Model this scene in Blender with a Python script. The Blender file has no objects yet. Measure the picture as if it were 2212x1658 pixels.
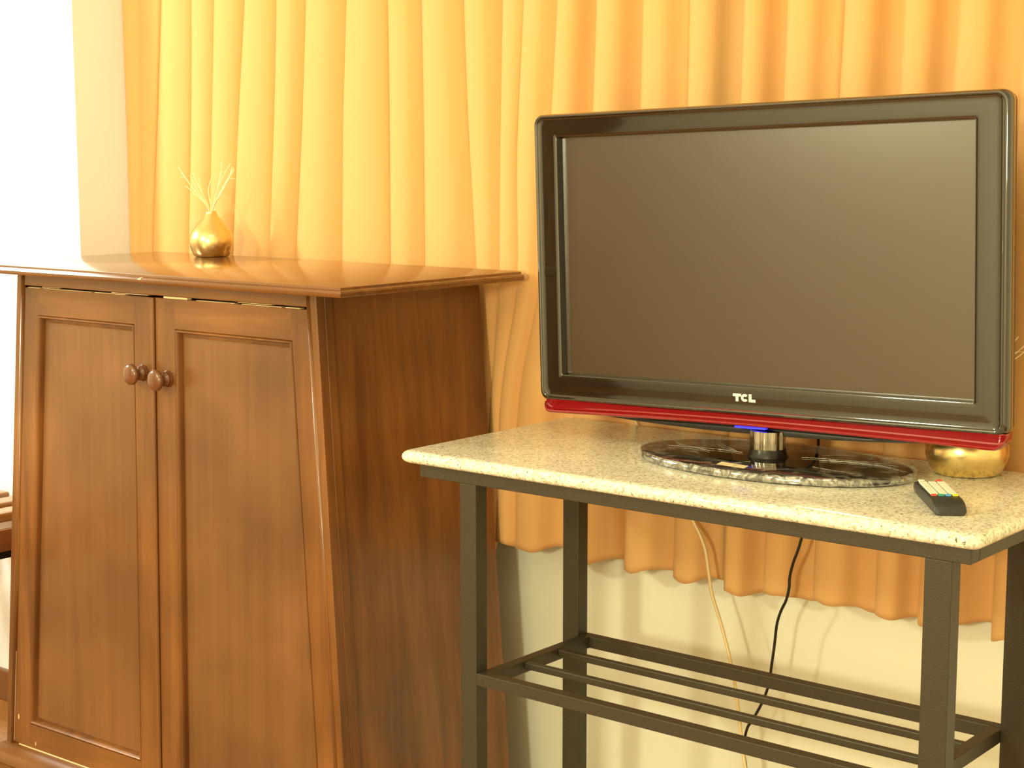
import bpy, bmesh, math, random
from mathutils import Vector, Matrix
random.seed(7)
sc = bpy.context.scene
COL = sc.collection

# ------------------------------------------------------------------ camera
YAW, PITCH, ROLL = 0.6800, 0.1371, -0.0008
cam_d = bpy.data.cameras.new('camera'); cam = bpy.data.objects.new('camera', cam_d); COL.objects.link(cam)
fw = Vector((-math.sin(YAW)*math.cos(PITCH), math.cos(YAW)*math.cos(PITCH), -math.sin(PITCH)))
rt = Vector((math.cos(YAW), math.sin(YAW), 0)); up = rt.cross(fw)
rt, up = rt*math.cos(ROLL)+up*math.sin(ROLL), up*math.cos(ROLL)-rt*math.sin(ROLL)
cam.matrix_world = Matrix(((rt.x, up.x, -fw.x, 1.8101), (rt.y, up.y, -fw.y, -1.9990), (rt.z, up.z, -fw.z, 1.3441), (0, 0, 0, 1)))
cam_d.sensor_width = 36; cam_d.lens = 3618.5*36/2212; cam_d.clip_start = 0.02
sc.camera = cam

# ------------------------------------------------------------------ world, lamps, exposure
w = bpy.data.worlds.new('world'); sc.world = w; w.use_nodes = True
w.node_tree.nodes['Background'].inputs[0].default_value = (1, .86, .6, 1)
w.node_tree.nodes['Background'].inputs[1].default_value = 0.05
def lamp(name, loc, aim, size, power, col):
    d = bpy.data.lights.new(name, 'AREA'); d.shape = 'DISK'; d.size = size; d.energy = power; d.color = col
    o = bpy.data.objects.new(name, d); COL.objects.link(o); o.location = loc
    o.rotation_euler = (Vector(aim)-Vector(loc)).to_track_quat('-Z', 'Y').to_euler()
    return o
def bulb(name, loc, rad, power, col):
    d = bpy.data.lights.new(name, 'POINT'); d.shadow_soft_size = rad; d.energy = power; d.color = col
    o = bpy.data.objects.new(name, d); COL.objects.link(o); o.location = loc
    return o
WARM = (1.0, .97, .60)
bulb('lamp_room', (.90, -2.9, 1.42), .12, 142, WARM)
bulb('lamp_corner', (-.82, -2.5, 1.92), .12, 92, WARM)
lamp('lamp_entrance', (-2.35, -.75, 1.85), (-1.60, .45, 1.2), .30, 34, (1.0, .97, .80))
lamp('fill_ceiling', (1.0, -1.4, 2.72), (1.0, -1.4, 0), 1.0, 12, WARM)  # weak wide fill light added below the ceiling, not a fixture of the room
vs = sc.view_settings
vs.view_transform = 'Standard'; vs.look = 'None'; vs.gamma = 1; vs.use_curve_mapping = False; vs.exposure = 0.0

# ------------------------------------------------------------------ materials
def new_mat(name):
    m = bpy.data.materials.new(name); m.use_nodes = True
    return m, m.node_tree, m.node_tree.nodes['Principled BSDF']
def N(nt, typ, **kw):
    n = nt.nodes.new(typ)
    for k, v in kw.items(): setattr(n, k, v)
    return n
def setin(n, **kw):
    for k, v in kw.items(): n.inputs[k.replace('_', ' ')].default_value = v
def plain(name, col, rough=.5, metal=0, coat=0, spec=.5, bump=0, bscale=200, trans=0, ior=1.45):
    m, nt, b = new_mat(name)
    setin(b, Base_Color=(*col, 1), Roughness=rough, Metallic=metal, IOR=ior)
    b.inputs['Coat Weight'].default_value = coat; b.inputs['Coat Roughness'].default_value = .03
    b.inputs['Specular IOR Level'].default_value = spec; b.inputs['Transmission Weight'].default_value = trans
    if bump:
        tc = N(nt, 'ShaderNodeTexCoord'); no = N(nt, 'ShaderNodeTexNoise'); setin(no, Scale=bscale, Detail=3)
        bp = N(nt, 'ShaderNodeBump'); setin(bp, Strength=bump, Distance=.002)
        nt.links.new(tc.outputs['Object'], no.inputs['Vector']); nt.links.new(no.outputs['Fac'], bp.inputs['Height']); nt.links.new(bp.outputs['Normal'], b.inputs['Normal'])
    return m
def ramp(nt, stops):
    r = N(nt, 'ShaderNodeValToRGB'); cr = r.color_ramp
    while len(cr.elements) < len(stops): cr.elements.new(.5)
    for e, (p, c) in zip(cr.elements, stops): e.position = p; e.color = (*c, 1)
    return r
def wood(name, dark, mid, light, scale=(26, 26, 1.6), rough=.32, coat=.25, flecks=True):
    m, nt, b = new_mat(name)
    tc = N(nt, 'ShaderNodeTexCoord'); mp = N(nt, 'ShaderNodeMapping'); mp.inputs['Scale'].default_value = scale
    no = N(nt, 'ShaderNodeTexNoise'); setin(no, Scale=1.0, Detail=5, Roughness=.6, Distortion=.4)
    r = ramp(nt, [(.25, dark), (.5, mid), (.8, light)])
    nt.links.new(tc.outputs['Object'], mp.inputs['Vector']); nt.links.new(mp.outputs['Vector'], no.inputs['Vector']); nt.links.new(no.outputs['Fac'], r.inputs['Fac'])
    col = r.outputs['Color']
    # broad stain variation
    n2 = N(nt, 'ShaderNodeTexNoise'); setin(n2, Scale=4.0, Detail=2)
    nt.links.new(tc.outputs['Object'], n2.inputs['Vector'])
    mx = N(nt, 'ShaderNodeMix', data_type='RGBA', blend_type='MULTIPLY'); mx.inputs[0].default_value = .75
    r2 = ramp(nt, [(.3, (.62, .58, .5)), (.7, (1.25, 1.2, 1.1))])
    nt.links.new(n2.outputs['Fac'], r2.inputs['Fac']); nt.links.new(col, mx.inputs[6]); nt.links.new(r2.outputs['Color'], mx.inputs[7]); col = mx.outputs[2]
    if flecks:                                                     # tiny pale chips in the varnish
        mp3 = N(nt, 'ShaderNodeMapping'); mp3.inputs['Scale'].default_value = (1, .10, .40)
        vo = N(nt, 'ShaderNodeTexVoronoi'); setin(vo, Scale=13.0)
        lt = N(nt, 'ShaderNodeMath', operation='LESS_THAN'); lt.inputs[1].default_value = .030
        n4 = N(nt, 'ShaderNodeTexNoise'); setin(n4, Scale=3.0)
        gt = N(nt, 'ShaderNodeMath', operation='GREATER_THAN'); gt.inputs[1].default_value = .52
        mu = N(nt, 'ShaderNodeMath', operation='MULTIPLY')
        nt.links.new(tc.outputs['Object'], mp3.inputs['Vector']); nt.links.new(mp3.outputs['Vector'], vo.inputs['Vector']); nt.links.new(vo.outputs['Distance'], lt.inputs[0])
        nt.links.new(tc.outputs['Object'], n4.inputs['Vector']); nt.links.new(n4.outputs['Fac'], gt.inputs[0])
        nt.links.new(lt.outputs[0], mu.inputs[0]); nt.links.new(gt.outputs[0], mu.inputs[1])
        m3 = N(nt, 'ShaderNodeMix', data_type='RGBA'); nt.links.new(mu.outputs[0], m3.inputs[0]); nt.links.new(col, m3.inputs[6]); m3.inputs[7].default_value = (.75, .5, .28, 1); col = m3.outputs[2]
    nt.links.new(col, b.inputs['Base Color'])
    setin(b, Roughness=rough); b.inputs['Coat Weight'].default_value = coat; b.inputs['Coat Roughness'].default_value = .18
    bp = N(nt, 'ShaderNodeBump'); setin(bp, Strength=.12, Distance=.001); nt.links.new(no.outputs['Fac'], bp.inputs['Height']); nt.links.new(bp.outputs['Normal'], b.inputs['Normal'])
    return m
M = {}
M['wall'] = plain('wall_paint', (.84, .84, .72), .7, bump=.15, bscale=60)
M['wall_white'] = plain('wall_white_paint', (.86, .88, .96), .7, bump=.1, bscale=60)
M['wall_room'] = plain('wall_room_paint', (.90, .87, .76), .7)
M['ceiling'] = plain('ceiling_paint', (.85, .82, .70), .8)
M['floor'] = wood('floor_wood', (.30, .12, .035), (.42, .18, .05), (.52, .25, .08), (3, 30, 30), .25, .4, False)
M['skirting'] = plain('skirting_brown', (.17, .06, .018), .35, coat=.3)
WD, WM, WL = (.110, .038, .010), (.185, .072, .019), (.270, .115, .032)
M['wood'] = wood('cabinet_wood', WD, WM, WL)
M['wood_panel'] = wood('cabinet_panel_wood', (.145, .060, .022), (.172, .075, .028), (.200, .088, .034), (40, 40, 1.1), .34, .2)
M['wood_top'] = wood('cabinet_top_wood', WD, WM, WL, (1.4, 22, 22), .16, .6)
M['wood_h'] = wood('cabinet_rail_wood', WD, WM, WL, (1.6, 24, 24), .32, .25)
M['worn'] = plain('worn_bare_wood', (.80, .62, .38), .7)
M['knob'] = wood('knob_wood', (.10, .035, .012), (.15, .055, .022), (.2, .08, .03), (20, 20, 20), .22, .5, False)
M['iron'] = plain('painted_iron', (.040, .034, .022), .42, spec=.5, bump=.25, bscale=350)
M['gloss_black'] = plain('gloss_black', (.008, .007, .005), .06, coat=.8, spec=.5, ior=1.75)
M['black'] = plain('matt_black_plastic', (.006, .0055, .005), .30)
M['shell'] = plain('shell_grey_black', (.055, .050, .034), .30)
M['red'] = plain('red_gloss', (.25, .003, .006), .12, coat=.8)
M['chrome'] = plain('dark_chrome', (.42, .38, .32), .10, metal=1)
M['glass_black'] = plain('black_glass', (.012, .010, .007), .04, spec=1.0, ior=1.7)
M['logo'] = plain('logo_silver', (.95, .90, .75), .3)
M['sticker'] = plain('paper_sticker', (.90, .78, .48), .6)
M['gold'] = plain('brushed_brass', (.86, .66, .30), .27, metal=1, bump=.05, bscale=90)
M['reed'] = plain('dry_reed', (.95, .85, .55), .6)
M['cord_white'] = plain('cream_cord', (.80, .64, .36), .5)
M['cord_black'] = plain('black_cord', (.012, .010, .008), .45)
M['remote'] = plain('remote_black', (.030, .030, .028), .38)
M['key_white'] = plain('key_white', (.80, .78, .66), .5)
for k, c in dict(key_red=(.80, .09, .05), key_green=(.03, .35, .25), key_blue=(.10, .38, .80), key_yellow=(.85, .75, .03)).items(): M[k] = plain(k, c, .45)
M['bench_wood'] = wood('bench_wood', (.22, .09, .03), (.34, .15, .05), (.45, .24, .10), (24, 2, 24), .3, .3, False)
M['bench_red'] = wood('bench_apron_wood', (.16, .05, .016), (.22, .075, .022), (.30, .10, .03), (24, 2, 24), .3, .3, False)
# screen: matt anti-glare panel
M['screen'] = plain('screen_panel', (.032, .014, .002), .24, spec=.5, ior=2.05)
# blue standby light
m, nt, b = new_mat('blue_led'); setin(b, Base_Color=(.02, .02, .3, 1)); b.inputs['Emission Color'].default_value = (.06, .05, 1, 1); b.inputs['Emission Strength'].default_value = 1.2; M['led'] = m
# curtain cloth
m, nt, b = new_mat('curtain_cloth')
tc = N(nt, 'ShaderNodeTexCoord'); mp = N(nt, 'ShaderNodeMapping'); mp.inputs['Scale'].default_value = (500, 500, 900)
no = N(nt, 'ShaderNodeTexNoise'); setin(no, Scale=1, Detail=2); bp = N(nt, 'ShaderNodeBump'); setin(bp, Strength=.08, Distance=.001)
nt.links.new(tc.outputs['Object'], mp.inputs['Vector']); nt.links.new(mp.outputs['Vector'], no.inputs['Vector']); nt.links.new(no.outputs['Fac'], bp.inputs['Height']); nt.links.new(bp.outputs['Normal'], b.inputs['Normal'])
setin(b, Base_Color=(.72, .41, .165, 1), Roughness=.75); b.inputs['Sheen Weight'].default_value = .25; b.inputs['Sheen Tint'].default_value = (1, .85, .5, 1); b.inputs['Specular IOR Level'].default_value = .2
M['curtain'] = m
# granite
m, nt, b = new_mat('granite')
tc = N(nt, 'ShaderNodeTexCoord')
v1 = N(nt, 'ShaderNodeTexVoronoi'); setin(v1, Scale=290.0)
n1 = N(nt, 'ShaderNodeTexNoise'); setin(n1, Scale=170.0, Detail=4, Roughness=.7)
r1 = ramp(nt, [(.0, (.92, .92, .82)), (.45, (.76, .73, .61)), (.62, (.50, .47, .36)), (.9, (.92, .92, .80))])
r2 = ramp(nt, [(.32, (.16, .11, .06)), (.40, (1, 1, 1)), (1, (1, 1, 1))])
mx = N(nt, 'ShaderNodeMix', data_type='RGBA', blend_type='MULTIPLY'); mx.inputs[0].default_value = 1
for a in (v1, n1): nt.links.new(tc.outputs['Object'], a.inputs['Vector'])
sx = N(nt, 'ShaderNodeSeparateColor'); nt.links.new(v1.outputs['Color'], sx.inputs[0]); nt.links.new(sx.outputs[0], r1.inputs['Fac']); nt.links.new(n1.outputs['Fac'], r2.inputs['Fac'])
nt.links.new(r1.outputs['Color'], mx.inputs[6]); nt.links.new(r2.outputs['Color'], mx.inputs[7]); nt.links.new(mx.outputs[2], b.inputs['Base Color'])
setin(b, Roughness=.16); b.inputs['Specular IOR Level'].default_value = .55
M['granite'] = m
# crinkled clear film
m, nt, b = new_mat('clear_film')
out = nt.nodes['Material Output']; tr = N(nt, 'ShaderNodeBsdfTransparent'); gl = N(nt, 'ShaderNodeBsdfGlossy'); gl.inputs['Roughness'].default_value = .12
df = N(nt, 'ShaderNodeBsdfDiffuse'); df.inputs['Color'].default_value = (.8, .75, .62, 1)
m1 = N(nt, 'ShaderNodeMixShader'); m1.inputs[0].default_value = .35; m2 = N(nt, 'ShaderNodeMixShader')
tc = N(nt, 'ShaderNodeTexCoord'); no = N(nt, 'ShaderNodeTexNoise'); setin(no, Scale=28, Detail=4, Distortion=1.2)
rr = ramp(nt, [(.5, (.05, .05, .05)), (.62, (.35, .35, .35)), (.7, (.1, .1, .1))])
nt.links.new(tc.outputs['Object'], no.inputs['Vector']); nt.links.new(no.outputs['Fac'], rr.inputs['Fac']); nt.links.new(rr.outputs['Color'], m2.inputs[0])
bp = N(nt, 'ShaderNodeBump'); setin(bp, Strength=.9, Distance=.006); nt.links.new(no.outputs['Fac'], bp.inputs['Height']); nt.links.new(bp.outputs['Normal'], gl.inputs['Normal'])
nt.links.new(gl.outputs[0], m1.inputs[1]); nt.links.new(df.outputs[0], m1.inputs[2]); nt.links.new(tr.outputs[0], m2.inputs[1]); nt.links.new(m1.outputs[0], m2.inputs[2]); nt.links.new(m2.outputs[0], out.inputs['Surface'])
M['film'] = m
m, nt, b = new_mat('clear_film_folds')
out = nt.nodes['Material Output']; tr = N(nt, 'ShaderNodeBsdfTransparent'); gl = N(nt, 'ShaderNodeBsdfGlossy'); gl.inputs['Roughness'].default_value = .18
df = N(nt, 'ShaderNodeBsdfDiffuse'); df.inputs['Color'].default_value = (.85, .82, .70, 1)
m1 = N(nt, 'ShaderNodeMixShader'); m1.inputs[0].default_value = .55; m2 = N(nt, 'ShaderNodeMixShader')
tc = N(nt, 'ShaderNodeTexCoord'); no = N(nt, 'ShaderNodeTexNoise'); setin(no, Scale=34, Detail=4, Distortion=1.5)
rr = ramp(nt, [(.38, (.04, .04, .04)), (.52, (.46, .46, .46)), (.60, (.10, .10, .10)), (.72, (.5, .5, .5))])
nt.links.new(tc.outputs['Object'], no.inputs['Vector']); nt.links.new(no.outputs['Fac'], rr.inputs['Fac']); nt.links.new(rr.outputs['Color'], m2.inputs[0])
nt.links.new(gl.outputs[0], m1.inputs[1]); nt.links.new(df.outputs[0], m1.inputs[2]); nt.links.new(tr.outputs[0], m2.inputs[1]); nt.links.new(m1.outputs[0], m2.inputs[2]); nt.links.new(m2.outputs[0], out.inputs['Surface'])
M['film_rim'] = m

# ------------------------------------------------------------------ helpers
def tag(o, label=None, cat=None, group=None, kind=None):
    for k, v in (('label', label), ('category', cat), ('group', group), ('kind', kind)):
        if v: o[k] = v
    return o
def empty(name, loc, rz=0, label=None, cat=None, group=None):
    o = bpy.data.objects.new(name, None); COL.objects.link(o); o.location = loc; o.rotation_euler = (0, 0, rz); o.empty_display_size = .05
    return tag(o, label, cat, group)
def mesh_obj(name, verts, faces, mat, parent=None, smooth=False, bevel=0, segs=2):
    me = bpy.data.meshes.new(name); me.from_pydata([tuple(v) for v in verts], [], faces); me.update()
    bm = bmesh.new(); bm.from_mesh(me)
    bmesh.ops.recalc_face_normals(bm, faces=bm.faces)
    if bevel:
        ed = [e for e in bm.edges if len(e.link_faces) == 2 and e.calc_face_angle(0) > .5]
        bmesh.ops.bevel(bm, geom=ed, offset=bevel, segments=segs, affect='EDGES', profile=.5, clamp_overlap=True)
    bm.to_mesh(me); bm.free()
    if smooth:
        for p in me.polygons: p.use_smooth = True
    me.materials.append(M[mat] if isinstance(mat, str) else mat)
    o = bpy.data.objects.new(name, me); COL.objects.link(o)
    if parent: o.parent = parent
    return o
BF = [(0, 3, 2, 1), (4, 5, 6, 7), (0, 1, 5, 4), (1, 2, 6, 5), (2, 3, 7, 6), (3, 0, 4, 7)]
def box(name, x0, x1, y0, y1, z0, z1, mat, parent=None, bevel=0, **k):
    vs_ = [(x0, y0, z0), (x1, y0, z0), (x1, y1, z0), (x0, y1, z0), (x0, y0, z1), (x1, y0, z1), (x1, y1, z1), (x0, y1, z1)]
    return mesh_obj(name, vs_, BF, mat, parent, bevel=bevel, **k)
def hexa(name, bot, top, mat, parent=None, bevel=0, **k):
    return mesh_obj(name, list(bot)+list(top), BF, mat, parent, bevel=bevel, **k)
def loft(name, rings, mat, parent=None, closed=True, cap0=True, cap1=True, smooth=True, **k):
    n = len(rings[0]); V = [v for r in rings for v in r]; Fc = []
    for i in range(len(rings)-1):
        for j in range(n if closed else n-1):
            a, b_ = i*n+j, i*n+(j+1) % n
            Fc.append((a, b_, b_+n, a+n))
    if cap0: Fc.append(tuple(range(n))[::-1])
    if cap1: Fc.append(tuple(range((len(rings)-1)*n, len(rings)*n)))
    return mesh_obj(name, V, Fc, mat, parent, smooth=smooth, **k)
def lathe(name, prof, mat, parent=None, seg=48, axis='z', origin=(0, 0, 0), cap0=True, cap1=True):
    rings = []
    for r, h in prof:
        ring = []
        for j in range(seg):
            t = 2*math.pi*j/seg; c, s = r*math.cos(t), r*math.sin(t)
            p = (c, s, h) if axis == 'z' else (c, -h, s)
            ring.append((p[0]+origin[0], p[1]+origin[1], p[2]+origin[2]))
        rings.append(ring)
    return loft(name, rings, mat, parent, cap0=cap0, cap1=cap1)
def catmull(pts, n=6):
    P = [Vector(p) for p in pts]; P = [P[0]*2-P[1]]+P+[P[-1]*2-P[-2]]; out_ = []
    for i in range(1, len(P)-2):
        for k in range(n):
            t = k/n; a, b_, c, d = P[i-1], P[i], P[i+1], P[i+2]
            out_.append(.5*((2*b_)+(c-a)*t+(2*a-5*b_+4*c-d)*t*t+(3*b_-a-3*c+d)*t**3))
    out_.append(P[-2]); return out_
def tube(name, pts, rad, mat, parent=None, seg=8, sub=6, taper=None):
    P = catmull(pts, sub) if sub > 1 else [Vector(p) for p in pts]
    rings = []; nrm = None
    for i, p in enumerate(P):
        d = (P[min(i+1, len(P)-1)]-P[max(i-1, 0)]).normalized()
        if nrm is None:
            nrm = d.cross(Vector((0, 1, 0)) if abs(d.y) < .9 else Vector((1, 0, 0))).normalized()
        nrm = (nrm-d*nrm.dot(d)).normalized(); bn = d.cross(nrm)
        r = rad*(1 if taper is None else 1+(taper-1)*i/(len(P)-1))
        rings.append([p+(nrm*math.cos(2*math.pi*j/seg)+bn*math.sin(2*math.pi*j/seg))*r for j in range(seg)])
    return loft(name, rings, mat, parent)
def shade_auto(o, ang=40):
    for p in o.data.polygons: p.use_smooth = True
    try: o.data.set_sharp_from_angle(angle=math.radians(ang))
    except Exception: pass
    return o
def struct(o): return tag(o, kind='structure')

# ------------------------------------------------------------------ the room
XL, XR, YF, YB, HC = -3.2, 3.2, -4.3, .56, 2.75
PX, PY = -1.337, .34                                   # corner of the projecting wall left of the curtain
struct(box('floor', XL, XR, YF, YB+.1, -.05, 0, 'floor'))
struct(box('ceiling', XL, XR, YF, YB+.1, HC, HC+.05, 'ceiling'))
struct(box('wall_back', PX, XR, YB, YB+.1, 0, HC, 'wall'))
struct(mesh_obj('wall_left', [(XL, PY, 0), (PX, PY, 0), (PX, YB+.1, 0), (XL, YB+.1, 0), (XL, PY, HC), (PX, PY, HC), (PX, YB+.1, HC), (XL, YB+.1, HC)], BF, 'wall_white'))
struct(box('wall_entrance', XL-.1, XL, YF, YB+.1, 0, HC, 'wall_room'))
struct(box('wall_right', XR, XR+.1, YF, YB+.1, 0, HC, 'wall_room'))
struct(box('wall_front', XL, XR, YF-.1, YF, 0, HC, 'wall_room'))
dr = struct(box('door_1', XL, XL+.04, -4.28, -3.30, 0, 2.1, 'wood', bevel=.003)); box('door_handle', XL+.04, XL+.07, -3.42, -3.39, .98, 1.10, 'chrome', dr, .004)
struct(box('baseboard_left', XL, PX, PY-.014, PY, 0, .078, 'skirting', bevel=.003))
struct(box('baseboard_back', PX, XR, YB-.014, YB, 0, .078, 'skirting', bevel=.003))

# ------------------------------------------------------------------ curtains
FOLDS = [
  [(1.689, -1.3335), (1.429, -1.3335), (1.108, -1.3335)],
  [(1.686, -1.2690), (1.428, -1.2740), (1.110, -1.2960)],
  [(1.682, -1.199), (1.427, -1.222), (1.113, -1.2546)],
  [(1.676, -1.0942), (1.426, -1.1076), (1.118, -1.1267)],
  [(1.672, -1.0183), (1.425, -1.0353), (1.12, -1.0592)],
  [(1.666, -0.9254), (1.424, -0.9513), (1.123, -0.9812)],
  [(1.661, -0.827), (1.422, -0.8411), (1.128, -0.8614)],
  [(1.656, -0.7387), (1.421, -0.757), (1.131, -0.7871)],
  [(1.649, -0.6203), (1.419, -0.6341), (1.126, -0.6428)],
  [(1.643, -0.5093), (1.417, -0.5077), (1.122, -0.5083)],
  [(1.638, -0.4147), (1.416, -0.4135), (1.121, -0.4143)],
  [(1.632, -0.3118), (1.414, -0.3003), (1.123, -0.2786), (0.926, -0.2743)],
  [(1.626, -0.2077), (1.413, -0.2121), (1.116, -0.2162), (0.964, -0.2304), (0.837, -0.2435), (0.568, -0.2539)],
  [(1.623, -0.1614), (1.413, -0.1752), (1.327, -0.1791), (1.127, -0.1709), (1.074, -0.1754), (1.003, -0.1924), (0.93, -0.2086), (0.857, -0.2202), (0.571, -0.2327)],
  [(1.619, -0.0834), (1.42, -0.0977), (1.199, -0.1145), (1.077, -0.1274), (1.006, -0.1462), (0.942, -0.1653), (0.834, -0.1812), (0.579, -0.1837)],
  [(1.614, 0.0051), (1.418, -0.0017), (0.944, -0.0398), (0.596, -0.0709)],
  [(1.608, 0.1082), (1.417, 0.1055), (0.609, 0.0748)],
  [(1.603, 0.2032), (1.415, 0.2015), (0.6, 0.1858)],
  [(1.597, 0.3053), (1.414, 0.3001), (0.624, 0.2838)],
  [(1.592, 0.3962), (1.412, 0.3928), (0.613, 0.3703)],
  [(1.586, 0.4981), (1.44, 0.4927), (0.613, 0.4685)],
  [(1.58, 0.6039), (1.438, 0.5992), (0.608, 0.5821)],
  [(1.575, 0.6977), (1.436, 0.6909), (0.598, 0.6591)],
  [(1.569, 0.7996), (1.433, 0.7975), (0.591, 0.7869)],
  [(1.564, 0.8933), (1.431, 0.8919), (0.587, 0.8848)],
  [(1.559, 0.9866), (1.429, 0.9854), (0.583, 0.9811)],
  [(1.554, 1.0819), (1.427, 1.0808), (0.581, 1.0764)]]
def fold_x(i, z):
    P = sorted(FOLDS[i])
    if z <= P[0][0]:
        return P[0][1]
    if z >= P[-1][0]:
        (z0, x0), (z1, x1) = P[-2], P[-1]
        return x1+(x1-x0)/(z1-z0)*min(z-z1, .25)*.6
    for (z0, x0), (z1, x1) in zip(P, P[1:]):
        if z0 <= z <= z1:
            t = (z-z0)/(z1-z0); return x0+(x1-x0)*t
def fold_smooth(i, z): return sum(fold_x(i, z+d) for d in (-.045, -.02, 0, .02, .045))/5
YCR = .472
DEP = [.55, .50, .45, .6, .7, .55, .65, .8, .5, .7, .75, .75, .45, .8, .9, .85, .8, .85, .95, .85, .85, .9, .95, .85, .85, .85, .85]
# one pleat seen from above, in units of its width: a rounded front, then the cloth doubles back behind the next pleat
PLEAT = []
for k in range(13):
    f_ = math.radians(-70+108*k/12); PLEAT.append((.5+.707*math.sin(f_), .70*(1-math.cos(f_))))
PLEAT += [(.968, .215), (.975, .33), (.935, .44)]
# deeper, box-like pleat: narrow rounded front, steep right flank, flat hollow
SHARP = [(-.15, .46), (-.13, .34), (-.10, .235), (-.055, .145), (.00, .085), (.07, .045), (.15, .028), (.24, .030), (.33, .050), (.405, .095), (.455, .170), (.50, .275), (.555, .385), (.625, .465), (.72, .510), (.81, .525)]
MIX = [.25, .2, .3, .3, .35, .25, .4, .4, .3, .45, .5, .5, .4, .6, .9, .9, .85, 1, 1, 1, 1, 1, 1, 1, 1, 1, 1]
def curtain(name, i0, i1, label, group):
    rows = []; ztop = 2.745; zbot = .583; NZ = 64
    for k in range(NZ+1):
        tz = k/NZ; z0 = zbot+(ztop-zbot)*tz**1.25
        row = []
        for i in range(i0, i1):
            xa, xb = fold_smooth(i, z0), fold_smooth(i+1, z0); P = max(xb-xa, .012)
            D = DEP[i]*(1+.2*math.sin(i*2.1+z0*1.7))
            for j in range(len(PLEAT)):
                m_ = MIX[i]; px_ = PLEAT[j][0]*(1-m_)+SHARP[j][0]*m_; py_ = PLEAT[j][1]*(1-m_)+SHARP[j][1]*m_
                if i == i0 and i0 and j < 5: continue
                x = xa+P*px_; y = YCR+P*py_*D
                y += .0022*math.sin(9*x+3*z0)*math.sin(4*z0+i)
                hem = (.005*math.sin(x*37+i*1.7)+.003*math.sin(x*97+1.3*i)+.004*math.sin(i*4.1))*max(0, 1-tz*14)
                row.append((max(x, -1.3362), min(y, YB-.006), z0+hem))
        x1 = fold_smooth(i1, z0)
        row.append((x1-.016, YCR+.048, z0))
        rows.append(row)
    n = len(rows[0]); V = [v for r in rows for v in r]
    Fc = [(k*n+j, k*n+j+1, (k+1)*n+j+1, (k+1)*n+j) for k in range(NZ) for j in range(n-1)]
    o = mesh_obj(name, V, Fc, 'curtain', smooth=True)
    s = o.modifiers.new('thickness', 'SOLIDIFY'); s.thickness = .0016; s.offset = 1
    return tag(o, label, 'curtain', group)
curtain('curtain', 0, 18, 'golden yellow pleated curtain hanging behind the wooden cabinet', 'curtains on the back wall')
curtain('curtain', 18, 26, 'golden orange pleated curtain hanging behind the right half of the television', 'curtains on the back wall')

# ------------------------------------------------------------------ cabinet
CYAW = .0147; CT = 1.1251; CW, CD = 1.0304, .4825; CO, COF, KS, KF = .0979, .0397, .0778, .0188
cab = empty('wooden_cabinet', (-.1406, -.036, 0), CYAW, 'tall dark brown wooden cabinet with two panelled doors and flared sides', 'cabinet')
# local axes: x along the front (0 = right end of the top), y depth, z up
def aR(z): return -CO+KS*(CT-z)
def aL(z): return -CW+CO-KS*(CT-z)
def bF(z): return COF-KF*(CT-z)
def rect_ring(x0, x1, y0, y1, z): return [(x0, y0, z), (x1, y0, z), (x1, y1, z), (x0, y1, z)]
prof = [(0, 0), (.0022, -.0012), (.0030, -.0045), (.0048, -.0052), (.0085, -.0065), (.0102, -.0095), (.0100, -.0135), (.0078, -.0170), (.004, -.0180)]
rings = [rect_ring(-CW-o, o, -o, CD, CT+dz) for o, dz in prof]
shade_auto(loft('top', rings, 'wood_top', cab, smooth=False), 30)
ZP = .118; ZU = CT-.017                                # plinth top, underside of the top
def slab(name, f0, f1, z0, z1, y0, y1, mat, parent=cab, bevel=.0015):
    """piece of the leaning front: f0(z), f1(z) are its left and right edges, y0,y1 depth offsets from the front plane"""
    q = lambda z: [(f0(z), bF(z)+y0, z), (f1(z), bF(z)+y0, z), (f1(z), bF(z)+y1, z), (f0(z), bF(z)+y1, z)]
    return hexa(name, q(z0), q(z1), mat, parent, bevel)
FS = .020
slab('face_stile', lambda z: aL(z), lambda z: aL(z)+FS-.004, ZP, ZU, 0, .02, 'wood')
slab('face_stile', lambda z: aR(z)-FS+.004, lambda z: aR(z), ZP, ZU, 0, .02, 'wood')
# half-round beads between stile and door
for sgn, fn in ((1, lambda z: aL(z)+FS-.001), (-1, lambda z: aR(z)-FS+.001)):
    tube('bead', [(fn(ZP), bF(ZP)+.003, ZP), (fn(ZU), bF(ZU)+.003, ZU)], .0055, 'wood', cab, seg=12, sub=1)
DT, DB = 1.0785, .122                                   # door top and bottom
slab('top_rail', lambda z: aL(z)+FS+.003, lambda z: aR(z)-FS-.003, DT+.004, ZU, .001, .02, 'wood_h')
hexa('side_panel', [(aR(0)-.018, bF(0)+.02, 0), (aR(0)-.004, bF(0)+.02, 0), (aR(0)-.004, CD, 0), (aR(0)-.018, CD, 0)],
     [(aR(ZU)-.018, bF(ZU)+.02, ZU), (aR(ZU)-.004, bF(ZU)+.02, ZU), (aR(ZU)-.004, CD, ZU), (aR(ZU)-.018, CD, ZU)], 'wood', cab)
hexa('side_panel', [(aL(0)+.004, bF(0)+.02, 0), (aL(0)+.018, bF(0)+.02, 0), (aL(0)+.018, CD, 0), (aL(0)+.004, CD, 0)],
     [(aL(ZU)+.004, bF(ZU)+.02, ZU), (aL(ZU)+.018, bF(ZU)+.02, ZU), (aL(ZU)+.018, CD, ZU), (aL(ZU)+.004, CD, ZU)], 'wood', cab)
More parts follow.
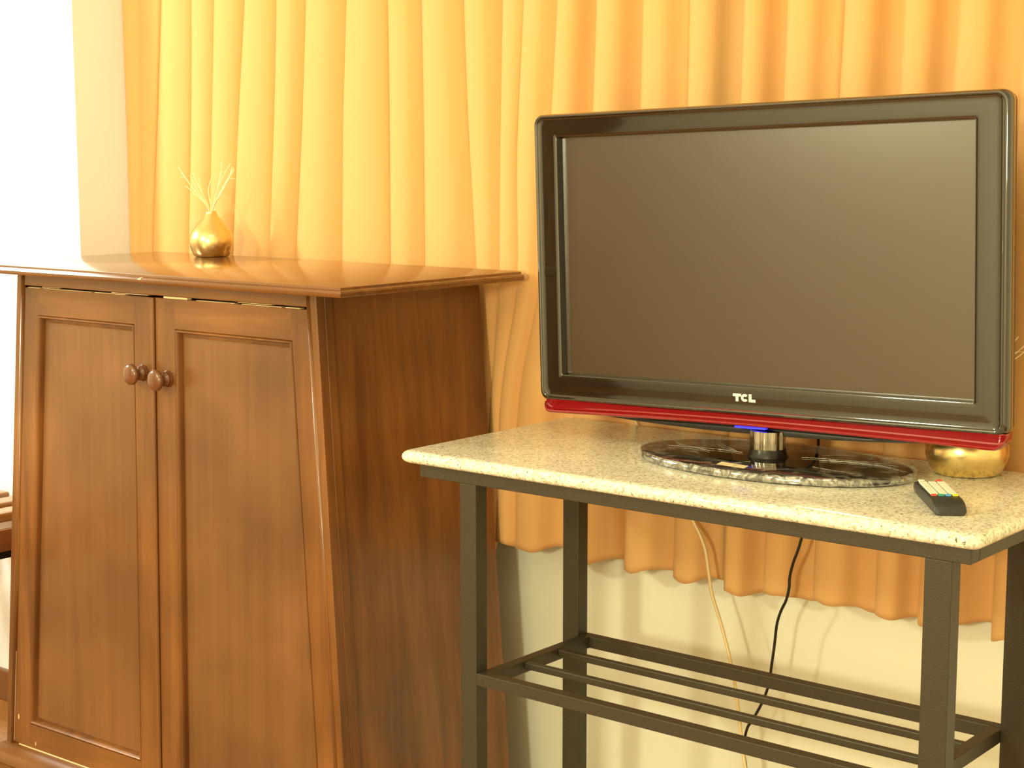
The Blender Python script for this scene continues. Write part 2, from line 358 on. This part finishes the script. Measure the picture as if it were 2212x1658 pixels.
# corner cover strip at the front of the right side
hexa('corner_strip', [(aR(0)-.004, bF(0)+.02, 0), (aR(0)+.0005, bF(0)+.02, 0), (aR(0)+.0005, bF(0)+.045, 0), (aR(0)-.004, bF(0)+.045, 0)],
     [(aR(ZU)-.004, bF(ZU)+.02, ZU), (aR(ZU)+.0005, bF(ZU)+.02, ZU), (aR(ZU)+.0005, bF(ZU)+.038, ZU), (aR(ZU)-.004, bF(ZU)+.038, ZU)], 'wood', cab, bevel=.0012)
hexa('back_panel', [(aL(0)+.018, CD-.012, 0), (aR(0)-.018, CD-.012, 0), (aR(0)-.018, CD-.002, 0), (aL(0)+.018, CD-.002, 0)],
     [(aL(ZU)+.018, CD-.012, ZU), (aR(ZU)-.018, CD-.012, ZU), (aR(ZU)-.018, CD-.002, ZU), (aL(ZU)+.018, CD-.002, ZU)], 'wood', cab)
slab('bottom_board', lambda z: aL(z)+.018, lambda z: aR(z)-.018, .095, .110, .022, .40, 'wood_h')
# plinth moulding along the front
pp = [(0.000, ZP+.002), (-.010, ZP-.002), (-.020, ZP-.012), (-.026, ZP-.022), (-.028, ZP-.034), (-.022, ZP-.040), (-.020, 0), (.02, 0), (.02, ZP+.002)]
r0 = [(aL(z)-.010*(z < ZP), bF(z)+y, z) for y, z in pp]; r1_ = [(aR(z)+.004, bF(z)+y, z) for y, z in pp]
shade_auto(loft('plinth_moulding', [r0, r1_], 'wood_h', cab, smooth=False), 35)
CXM = -.5175                                            # middle gap
def door(f0, f1, p0, p1, ptop, pbot, knob, left):
    d = None
    def piece(nm, g0, g1, z0, z1, y0, y1, mat, parent): return slab(nm, g0, g1, z0, z1, y0, y1, mat, parent, .0012)
    # door frame = two stiles and two rails in one mesh
    V, Fc = [], []
    def add(g0, g1, z0, z1, y0=.002, y1=.020):
        k = len(V)
        for z in (z0, z1):
            V.extend([(g0(z), bF(z)+y0, z), (g1(z), bF(z)+y0, z), (g1(z), bF(z)+y1, z), (g0(z), bF(z)+y1, z)])
        Fc.extend([tuple(q+k for q in fc) for fc in BF])
    add(f0, p0, DB, DT); add(p1, f1, DB, DT)
    d = mesh_obj('door', V, Fc, 'wood', cab, bevel=.0010)
    for z0, z1 in ((ptop, DT), (DB, pbot)):
        slab('door_rail', lambda z: p0(z)-.0005, lambda z: p1(z)+.0005, z0, z1, .002, .020, 'wood_h', d, .001)
    slab('door_panel', lambda z: p0(z)+.0142, lambda z: p1(z)-.0142, pbot+.0142, ptop-.0142, .0118, .018, 'wood_panel', d, 0)
    # sloped moulding round the panel: four mitred strips
    pc = lambda o_: [(p0(pbot)+o_, pbot+o_), (p1(pbot)-o_, pbot+o_), (p1(ptop)-o_, ptop-o_), (p0(ptop)+o_, ptop-o_)]
    PR = [(0, .0075), (.0006, .0030), (.0022, .0010), (.0042, .0010), (.0060, .0030), (.0068, .0070), (.0078, .0152), (.0090, .0152), (.0145, .0118), (.0150, .0155), (0, .0160)]
    for s_ in range(4):
        t = (s_+1) % 4; ra, rb = [], []
        for o_, dep in PR:
            q = pc(o_)
            ra.append((q[s_][0], bF(q[s_][1])+dep, q[s_][1])); rb.append((q[t][0], bF(q[t][1])+dep, q[t][1]))
        shade_auto(loft('panel_moulding', [ra, rb], 'wood', d, smooth=False), 40)
    kx, kz = knob
    kb = lathe('knob', [(.0005, -.002), (.0155, -.002), (.0155, .003), (.0130, .0055), (.0140, .007), (.0135, .0095), (.0085, .012), (.0078, .017), (.0105, .021), (.0170, .0245), (.0200, .0285), (.0195, .033), (.0160, .0362), (.008, .0378), (.0005, .0382)], 'knob', d, 40, 'y', (kx, bF(kz)+.002, kz))
    return d
LD = door(lambda z: aL(z)+FS+.004, lambda z: CXM-.002, lambda z: aL(z)+FS+.004+.044+.006*(z < .3), lambda z: -.5765, 1.0245, .172, (-.5518, .9351), True)
RD = door(lambda z: CXM+.0018, lambda z: aR(z)-FS-.004, lambda z: -.4615, lambda z: aR(z)-FS-.004-.042, 1.0225, .172, (-.4821, .9295), False)
LD['label'] = 'left panelled door with a round knob'; RD['label'] = 'right panelled door with a round knob'
slab('astragal', lambda z: CXM-.0085, lambda z: CXM+.0015, DB, DT, -.0035, .004, 'wood', LD, .0030)
# worn pale edges along the door joints
def strip(f0, f1, z0, z1, y0=.0008, y1=.012): slab('worn_edge', f0, f1, z0, z1, y0, y1, 'worn', cab, 0)
for x0_, x1_, e0, e1 in ((-.900, -.860, 0, .0010), (-.855, -.800, .0028, .0036), (-.850, -.700, 0, .0008), (-.690, -.600, .0002, .0012), (-.640, -.535, .0026, .0036), (-.490, -.425, .0002, .0038), (-.400, -.300, 0, .0009), (-.290, -.205, .0028, .0036), (-.280, -.180, .0001, .0010), (-.170, -.135, .0002, .0014)):
    strip(lambda z, q=x0_: q, lambda z, q=x1_: q, DT+e0+.0001, DT+e1)
strip(lambda z: aL(z)+FS+.0030, lambda z: aL(z)+FS+.0042, .125, .32); strip(lambda z: aL(z)+FS+.0032, lambda z: aL(z)+FS+.0040, .45, .60)
strip(lambda z: -.97, lambda z: -.60, DB-.0022, DB-.0002)
# chip on the front edge of the top
mesh_obj('chip', [(-.502, -.0105, CT-.010), (-.492, -.0108, CT-.0095), (-.493, -.0092, CT-.0063), (-.4905, -.0060, CT-.0050), (-.494, -.0058, CT-.0052), (-.499, -.0092, CT-.0066)], [(0, 1, 2, 3, 4, 5)], 'worn', cab)

# ------------------------------------------------------------------ iron table with granite top
ZF = .82; TH = .0202
tab = empty('television_table', (0, 0, 0), 0, 'black iron table with a speckled granite top under the television', 'table')
gx0, gx1, gy0, gy1, gz0, gz1 = -.038, .964, -.010, .450, ZF+TH, ZF+TH+.021
gp = []
R_ = .0105
for k in range(9):
    t = math.pi*(k/8); gp.append((R_*(1-math.sin(t)), gz1-R_*(1-math.cos(t))))
def rrect(x0, x1, y0, y1, r, z, n=6):
    ring = []
    for cx, cy, a0 in ((x1-r, y0+r, -90), (x1-r, y1-r, 0), (x0+r, y1-r, 90), (x0+r, y0+r, 180)):
        for k in range(n+1):
            a = math.radians(a0+90*k/n); ring.append((cx+r*math.cos(a), cy+r*math.sin(a), z))
    return ring
shade_auto(loft('granite_top', [rrect(gx0+o, gx1-o, gy0+o, gy1-o, .012, z) for o, z in gp], 'granite', tab, smooth=False), 50)
fy0, fy1 = 0.0, .430; B = .0012
box('top_rail', 0, .95, fy0, fy0+.0265, ZF, ZF+TH, 'iron', tab, B)
box('top_rail', 0, .95, fy1-.0265, fy1, ZF, ZF+TH, 'iron', tab, B)
box('top_rail', 0, .0265, fy0+.0265, fy1-.0265, ZF, ZF+TH, 'iron', tab, B)
box('top_rail', .9235, .95, fy0+.0265, fy1-.0265, ZF, ZF+TH, 'iron', tab, B)
lx0, lx1, ly0, ly1 = .0852, .9243, .0005, .2746; LT, LS = .0334, .028
LTR = .0385
legs = [(lx0, lx0+LT, ly0, ly0+LS), (lx0, lx0+LT, ly1, ly1+LS), (lx1-LTR, lx1, ly0, ly0+LS), (lx1-LTR, lx1, ly1, ly1+LS)]
for a, b_, c, d in legs: box('leg', a, b_, c, d, 0, ZF, 'iron', tab, B)
# cross pieces carrying the rear legs up to the frame
for a, b_ in ((lx0, lx0+LT), (lx1-LTR, lx1)): box('cross_rail', a, b_, fy0+.0265, fy1-.0265, ZF+.001, ZF+TH, 'iron', tab, B)
kz1 = ZF-.309; kz0 = kz1-.0205; sx0, sx1, sy0, sy1 = lx0+LT, lx1-LTR, ly0, ly1+LS; SW = .020
box('shelf_rail', sx0, sx1, sy0, sy0+SW, kz0, kz1, 'iron', tab, B); box('shelf_rail', sx0, sx1, sy1-SW, sy1, kz0, kz1, 'iron', tab, B)
box('shelf_rail', sx0, sx0+SW, sy0+SW, sy1-SW, kz0, kz1, 'iron', tab, B); box('shelf_rail', sx1-SW, sx1, sy0+SW, sy1-SW, kz0, kz1, 'iron', tab, B)
for yb in (.106, .197): box('shelf_bar', sx0+SW, sx1-SW, yb-.006, yb+.006, kz1-.0135, kz1-.0015, 'iron', tab, .002)

# ------------------------------------------------------------------ television
GZ = gz1
tv = empty('television', (.4608, .2600, .9819), -.0106, 'flat screen television with glossy black frame and red lower strip on granite table', 'television')
# local: x right, y back, z up from the lower edge of the picture; the set leans a little to one side
tv.rotation_mode = 'XYZ'
TM = Matrix.Rotation(-.0106, 4, 'Z') @ Matrix.Rotation(-.0293, 4, 'Y') @ Matrix.Rotation(.0060, 4, 'X')
tv.rotation_euler = TM.to_euler('XYZ')
def rr2(x0, x1, z0, z1, r, y, n=7, arch=0):
    ring = []
    for cx, cz, a0 in ((x1-r, z0+r, -90), (x1-r, z1-r, 0), (x0+r, z1-r, 90), (x0+r, z0+r, 180)):
        for k in range(n+1):
            a = math.radians(a0+90*k/n); ring.append((cx+r*math.cos(a), y, cz+r*math.sin(a)))
    return ring
OX0, OX1, OZ0, OZ1 = -.4176, .4229, -.047, .4362; IX, IZ0, IZ1 = .3696, 0.0, .397
def ring_t(t, y, r):
    return rr2(OX0+(-IX-OX0)*t, OX1+(IX-OX1)*t, OZ0+(IZ0-OZ0)*t, OZ1+(IZ1-OZ1)*t, r, y)
rings = [ring_t(0.0, .024, .014), ring_t(-.04, .016, .015), ring_t(-.05, .008, .016), ring_t(-.03, .0020, .016), ring_t(.03, -.0018, .015), ring_t(.08, -.0024, .014), ring_t(.12, -.0016, .013),
         ring_t(.145, .0006, .012), ring_t(.20, .0016, .011), ring_t(.35, .0015, .009), ring_t(.50, .0013, .007), ring_t(.65, .0012, .005), ring_t(.80, .0012, .004), ring_t(.91, .0014, .003), ring_t(.935, .0020, .0025), ring_t(.95, .0040, .002), ring_t(.985, .0125, .0015), ring_t(1.0, .019, .0015)]
shade_auto(loft('front_frame', rings, 'gloss_black', tv, cap0=False, cap1=False, smooth=False), 35)
box('screen', -IX-.002, IX+.002, .0150, .0185, IZ0-.002, IZ1+.002, 'screen', tv)
# side band and bulging back
rings = [rr2(OX0+.0015, OX1-.0015, OZ0+.001, OZ1-.0015, .014, .020), rr2(OX0+.001, OX1-.001, OZ0+.001, OZ1-.001, .014, .030), rr2(OX0+.012, OX1-.012, OZ0+.012, OZ1-.012, .02, .036),
         rr2(OX0+.08, OX1-.08, OZ0+.05, OZ1-.05, .03, .060), rr2(OX0+.12, OX1-.12, OZ0+.07, OZ1-.08, .03, .075)]
shade_auto(loft('back_shell', rings, 'shell', tv, cap0=True, cap1=True, smooth=False), 40)
# red strip, gently arched
def strip_loft(name, sec, x0, x1, mat, n=40, arch=.006, taper=None, endr=.012):
    rings = []; zt_ = max(z for _, z in sec)
    xs = sorted(set([x0+(x1-x0)*k/n for k in range(n+1)]+[x0+endr*q for q in (0, .05, .15, .3, .5, .75)]+[x1-endr*q for q in (0, .05, .15, .3, .5, .75)]))
    for x in xs:
        t = (x-x0)/(x1-x0); e = min(x-x0, x1-x)
        q = math.sqrt(max(0, 1-(1-e/endr)**2)) if e < endr else 1
        q = .30+.70*q; a = arch*(1-((2*t-1)**2))
        rings.append([(x, y if y > .01 else y*q+.004*(1-q), zt_+(z-zt_)*q+a+(taper(t) if taper and z < zt_-.005 else 0)) for y, z in sec])
    return shade_auto(loft(name, rings, mat, tv, smooth=False), 40)
sec = [(.000, -.0455), (-.0012, -.0470), (.0008, -.0500), (.0036, -.0560), (.0050, -.0600), (.0040, -.0622), (-.0040, -.0634), (-.0078, -.0645), (-.0092, -.0664), (-.0086, -.0684), (-.0055, -.0698), (.010, -.0705), (.024, -.068), (.026, -.0455)]
strip_loft('red_strip', sec, -.4095, .4215, 'red', 60, .0055, None, .018)
def tp(t): return .0155*abs(2*t-1)**2.2
sec2 = [(.012, -.0655), (.010, -.0690), (.008, -.0760), (.008, -.0815), (.020, -.083), (.034, -.080), (.036, -.0640)]
strip_loft('lower_body', sec2, -.325, .335, 'black', 40, .0035, tp, .002)
box('standby_light', -.0235, .033, -.0065, .002, -.0676, -.0650, 'led', tv, .0008)
# raised letters of the maker's mark
def letter(name, polys):
    V, Fc = [], []
    for p in polys:
        k = len(V); n = len(p)
        V.extend([(x, -.0012+ly(z), z) for x, z in p]); V.extend([(x, .0010+ly(z), z) for x, z in p])
        Fc.append(tuple(range(k, k+n))); Fc.append(tuple(range(k+n, k+2*n))[::-1])
        for j in range(n): Fc.append((k+j, k+(j+1) % n, k+n+(j+1) % n, k+n+j))
    return mesh_obj(name, V, Fc, 'logo', tv)
def ly(z):                                              # depth of the bezel face behind the letters
    t = (z-OZ0)/(IZ0-OZ0); pts = [(.18, .0016), (.30, .0015), (.45, .0013), (.60, .0012), (.75, .0012), (.88, .0013)]
    for (a, b_), (c, d) in zip(pts, pts[1:]):
        if t <= c: return b_+(d-b_)*max(0, (t-a))/(c-a)
    return .0012
zl, zh = -.0262, -.0140; x0 = -.0290
letter('letter_t', [[(x0, zh-.0042), (x0+.0046, zh-.0042), (x0+.0104, zh-.0042), (x0+.0150, zh-.0042), (x0+.0150, zh), (x0, zh)], [(x0+.0050, zl), (x0+.0100, zl), (x0+.0100, zh-.0042), (x0+.0050, zh-.0042)]])
cx, cz = x0+.0215, (zl+zh)/2; arc = []
for k in range(13):
    a = math.radians(40+280*k/12)
    a2 = math.radians(40+280*(k+1)/12)
    if k < 12:
        arc.append([(cx+.0066*math.cos(a), cz+.0061*math.sin(a)), (cx+.0066*math.cos(a2), cz+.0061*math.sin(a2)), (cx+.0026*math.cos(a2), cz+.0023*math.sin(a2)), (cx+.0026*math.cos(a), cz+.0023*math.sin(a))])
letter('letter_c', arc)
x1 = x0+.0292
letter('letter_l', [[(x1, zl), (x1+.0118, zl), (x1+.0118, zl+.0042), (x1+.0048, zl+.0042), (x1+.0048, zh), (x1, zh)]])
# stand: neck and elliptical glass foot (level, not leaning)
inv = (Matrix.Translation(tv.location) @ TM).inverted()
def level(o):
    o.data.transform(inv); return o
EX, EY, EA, EB = .5097, .2520, .2307, .1348
def ell(a, b_, z, n=72, ox=0, oy=0): return [(EX+ox+a*math.cos(2*math.pi*k/n), EY+oy+b_*math.sin(2*math.pi*k/n), z) for k in range(n)]
level(shade_auto(loft('foot', [ell(EA-.003, EB-.003, GZ+.0002), ell(EA, EB, GZ+.003), ell(EA, EB, GZ+.0085), ell(EA-.0012, EB-.0012, GZ+.0108), ell(EA-.004, EB-.004, GZ+.0116)], 'glass_black', tv, smooth=False), 30))
level(shade_auto(loft('neck', [ell(.034, .032, GZ+.0114, 40, -.017, .016), ell(.032, .030, GZ+.0150, 40, -.017, .016), ell(.030, .028, GZ+.020, 40, -.017, .016), ell(.029, .027, GZ+.024, 40, -.017, .016)], 'black', tv), 60))
pl = [[(EX-.017+(.0275+.0012*math.cos(10*t))*math.cos(t), EY+.016+(.0255+.0012*math.cos(10*t))*math.sin(t), z) for t in [2*math.pi*k/80 for k in range(80)]] for z in (GZ+.022, GZ+.052)]
level(shade_auto(loft('neck_sleeve', pl, 'chrome', tv), 40))
st = [(.4697, .1556), (.4644, .1787), (.5157, .1729), (.52, .1522)]
level(mesh_obj('paper_label', [(x, y, GZ+.0119) for x, y in st]+[(x, y, GZ+.0116) for x, y in st], BF, 'sticker', tv))
# crinkled film round the foot
rng = random.Random(5); rings = []
NF = 160
ph = [rng.uniform(0, 6.28) for _ in range(8)]
def crk(t, s): return .0016*math.sin(23*t+ph[0])*math.sin(7*t+ph[1])+.0011*math.sin(41*t+ph[2]+s)+.0008*rng.uniform(-1, 1)
for a, h in ((.55, .0134), (.72, .0136), (.86, .0132), (.95, .0136), (.995, .0130), (1.012, .0105), (1.018, .0060), (1.014, .0020)):
    rr_ = []
    for k in range(NF):
        t = 2*math.pi*k/NF; c = crk(t, a*9)
        rr_.append((EX+(EA*a+max(0, c)*1.3)*math.cos(t), EY+(EB*a+max(0, c)*1.3)*math.sin(t), GZ+max(.0008, h+max(0, c)*(.6 if a < .99 else .9))))
    rings.append(rr_)
level(loft('clear_film', rings[:5], 'film', tv, cap0=False, cap1=False, smooth=True))
level(loft('film_rim', rings[4:], 'film_rim', tv, cap0=False, cap1=False, smooth=True))
for k in range(16):                                     # drawn creases running from the neck to the rim
    t = rng.uniform(0, 2*math.pi); t2 = t+rng.uniform(-.5, .5); r0_, r1__ = rng.uniform(.25, .6), rng.uniform(.8, .97)
    P_ = []
    for q in (0, .33, .66, 1):
        r_ = r0_+(r1__-r0_)*q; tt = t+(t2-t)*q+rng.uniform(-.03, .03)
        P_.append((EX+EA*r_*math.cos(tt), EY+EB*r_*math.sin(tt), GZ+.0128))
    level(tube('film_crease', P_, .00055, 'film_rim', tv, 5, 5, .5))

# ------------------------------------------------------------------ gold vases with reeds
def vase(name, loc, prof, reeds, label, rz, dent):
    t = empty(name, loc, rz, label, 'vase', 'gold vases with dry reeds')
    seg = 72; rings = []
    for r, h in prof:
        ring = []
        for j in range(seg):
            a = 2*math.pi*j/seg; rr_ = r
            if dent:                                        # pinched hollow low on one side
                da = math.atan2(math.sin(a-dent[0]), math.cos(a-dent[0]))
                rr_ *= 1-dent[3]*math.exp(-(da/dent[1])**2)*math.exp(-((h-dent[2])/.014)**2)
            ring.append((rr_*math.cos(a), rr_*math.sin(a), h))
        rings.append(ring)
    shade_auto(loft('body', rings, 'gold', t, smooth=False), 60)
    h = max(q for _, q in prof)
    for k, (dx, dy, dz) in enumerate(reeds):
        s = Vector((dx, dy, 0)); s = s.normalized()*.004 if s.length > 0 else s
        tip = Vector((dx*1.25, dy*1.25, dz)); b0 = Vector((s.x*.9, s.y*.9, h*.55)); m0 = Vector((s.x*1.3, s.y*1.3, h+.004))
        mid = m0.lerp(tip, .5)+Vector((random.uniform(-1, 1), random.uniform(-1, 1), .6))*.006
        tube('reed', [b0, m0, mid, tip], .0011, 'reed', t, 6, 5, .7)
        if k % 3 == 0:                                      # a side twig
            tube('twig', [mid, mid.lerp(tip, .5)+Vector((.006, -.004, -.002)), tip+Vector((.012, -.006, -.022))], .0005, 'reed', t, 5, 4, .6)
    return t
def cabw(a, b_, z):
    return (-.1406+a*math.cos(CYAW)-b_*math.sin(CYAW), -.036+a*math.sin(CYAW)+b_*math.cos(CYAW), z)
p1 = [(.001, .0003), (.0345, .0003), (.0375, .002), (.0415, .010), (.0452, .020), (.0470, .030), (.0466, .040), (.0435, .050), (.0375, .060), (.0295, .070), (.0210, .0795), (.0146, .0870), (.0116, .0920), (.0110, .0952), (.0112, .0964), (.0096, .0964), (.0090, .090), (.0090, .070), (.001, .068)]
reeds1 = [(-.060, -.018, .190), (-.056, -.014, .176), (-.040, -.004, .178), (-.042, -.008, .172), (-.030, .002, .166), (-.012, .016, .172), (.012, .018, .202), (.030, .020, .197), (.040, .016, .190), (.047, .012, .187), (.051, .010, .184), (-.028, -.030, .150)]
vase('gold_vase', cabw(-.790, .428, CT+.0002), p1, reeds1, 'small gold onion vase with dry reeds standing on the wooden cabinet', 0, (.35, .42, .013, .24))
p2 = [(.001, .0003), (.044, .0003), (.0490, .002), (.0540, .009), (.0595, .020), (.0625, .032), (.0620, .043), (.0575, .055), (.0490, .067), (.0380, .078), (.0270, .088), (.0190, .095), (.0150, .100), (.0135, .105), (.0138, .1065), (.0120, .1065), (.0112, .100), (.0112, .080), (.001, .078)]
reeds2 = [(.060, .020, .206), (.052, .036, .200), (.066, .006, .196), (.030, .030, .212), (.012, .036, .214), (-.010, .036, .205), (-.024, .030, .200), (.072, .024, .186)]
vase('gold_vase', (.772, .383, GZ+.0002), p2, reeds2, 'round gold vase with reeds behind the television on granite', .6, None)

# ------------------------------------------------------------------ remote control
rx, ry = .8840, .0822; rdir = math.atan2(.185-.0822, .8098-.8840)     # from the near end towards the far end
rem = empty('remote_control', (rx, ry, GZ), rdir-math.pi/2, 'black remote control with white and coloured keys on granite table', 'remote control')
RW, RL = .0445, .160
secs = []
for t, zt_, zb_, wv in ((0, .0030, .0008, .80), (.010, .0075, .0003, .92), (.030, .0120, .0002, .98), (.075, .0155, .0002, 1), (.16, .0178, .0002, 1), (.22, .0186, .0002, 1), (.5, .0186, .0002, 1), (.9, .0178, .0002, 1), (.98, .0165, .0002, .99), (1, .0140, .002, .96)):
    hw = RW/2*wv; y = RL*t
    secs.append([(-hw+.003, y, zb_), (hw-.003, y, zb_), (hw, y, (zt_+zb_)*.5), (hw-.0012, y, zt_-.0015), (hw-.004, y, zt_), (-hw+.004, y, zt_), (-hw+.0012, y, zt_-.0015), (-hw, y, (zt_+zb_)*.5)])
shade_auto(loft('body', secs, 'remote', rem, smooth=False), 35)
def key(nm, x, y, wx, wy, mat): box(nm, x-wx/2, x+wx/2, y-wy/2, y+wy/2, .0178, .0206, mat, rem, .0008)
for k, c in enumerate(('key_red', 'key_green', 'key_blue', 'key_yellow')): key('colour_key', -.0144+k*.0096, .0465, .0076, .0062, c)
for r_ in range(7):
    y = .0575+r_*.0125
    if r_ == 0:
        for x in (-.0125, 0, .0125): key('key', x, y, .0105, .0098, 'key_white')
    else:
        for x in (-.0125, 0, .0125): key('key', x, y, .0108, .0105, 'key_white')
key('power_key', .0125, .1475, .0085, .0075, 'key_red'); key('key', -.0125, .1475, .0085, .0075, 'key_white')

# ------------------------------------------------------------------ cords
WH = [(.10, .340, 1.00), (.098, .42, .93), (.108, .461, .862), (.18, .4615, .765), (.233, .461, .698), (.257, .461, .656), (.266, .461, .615), (.274, .461, .574), (.289, .461, .535), (.303, .461, .496), (.314, .461, .46), (.324, .461, .42), (.331, .461, .383), (.337, .461, .342), (.346, .461, .285), (.357, .461, .237), (.372, .47, .13), (.40, .47, .03), (.46, .46, .004), (.60, .44, .004)]
tag(tube('antenna_cord', WH, .0030, 'cord_white'), 'thin cream cord hanging behind the granite table', 'cord')
BL = [(.49, .340, 1.00), (.484, .43, .93), (.476, .463, .864), (.468, .463, .79), (.449, .461, .696), (.435, .461, .654), (.429, .461, .629), (.428, .461, .609), (.423, .461, .587), (.412, .463, .565), (.403, .466, .539), (.398, .468, .501), (.392, .470, .463), (.387, .471, .429), (.374, .472, .393), (.356, .473, .359), (.343, .474, .337), (.337, .474, .3), (.342, .474, .269), (.35, .474, .218), (.36, .48, .12), (.38, .49, .03), (.44, .49, .0035), (.56, .48, .0035)]
tag(tube('power_cord', BL, .0026, 'cord_black'), 'thin black cord hanging behind the granite table', 'cord')

# ------------------------------------------------------------------ luggage bench by the white wall
bx1, bz = -1.36, .545
ben = empty('luggage_bench', (-1.66, -.1, 0), 0, 'wooden slatted luggage bench standing left of the cabinet against the white wall', 'bench')
ox, oy = 1.66, .1
def bb(nm, x0, x1, y0, y1, z0, z1, m_, bv=.002): return box(nm, x0+ox, x1+ox, y0+oy, y1+oy, z0, z1, m_, ben, bv)
for k in range(6):
    xs = bx1-.03-k*.10; bb('slat', xs-.055, xs, -.55, .30, bz-.022, bz, 'bench_wood', .005)
bb('apron', bx1-.012, bx1, -.56, .31, bz-.080, bz-.030, 'bench_red'); bb('apron', bx1-.60, bx1-.588, -.56, .31, bz-.080, bz-.030, 'bench_red')
for y0 in (-.56, .29): bb('cross_rail', bx1-.588, bx1-.012, y0, y0+.02, bz-.07, bz-.022, 'bench_red')
bb('black_strip', bx1-.014, bx1-.004, -.54, .30, bz-.096, bz-.080, 'black', 0)  # thin black strip along the underside of the apron
for x0 in (bx1-.60, bx1-.045):
    for y0 in (-.56, ): bb('leg', x0, x0+.04, y0, y0+.04, 0, bz-.08, 'bench_red')
for x0 in (bx1-.60, bx1-.16): bb('leg', x0, x0+.04, .27, .31, 0, bz-.08, 'bench_red')
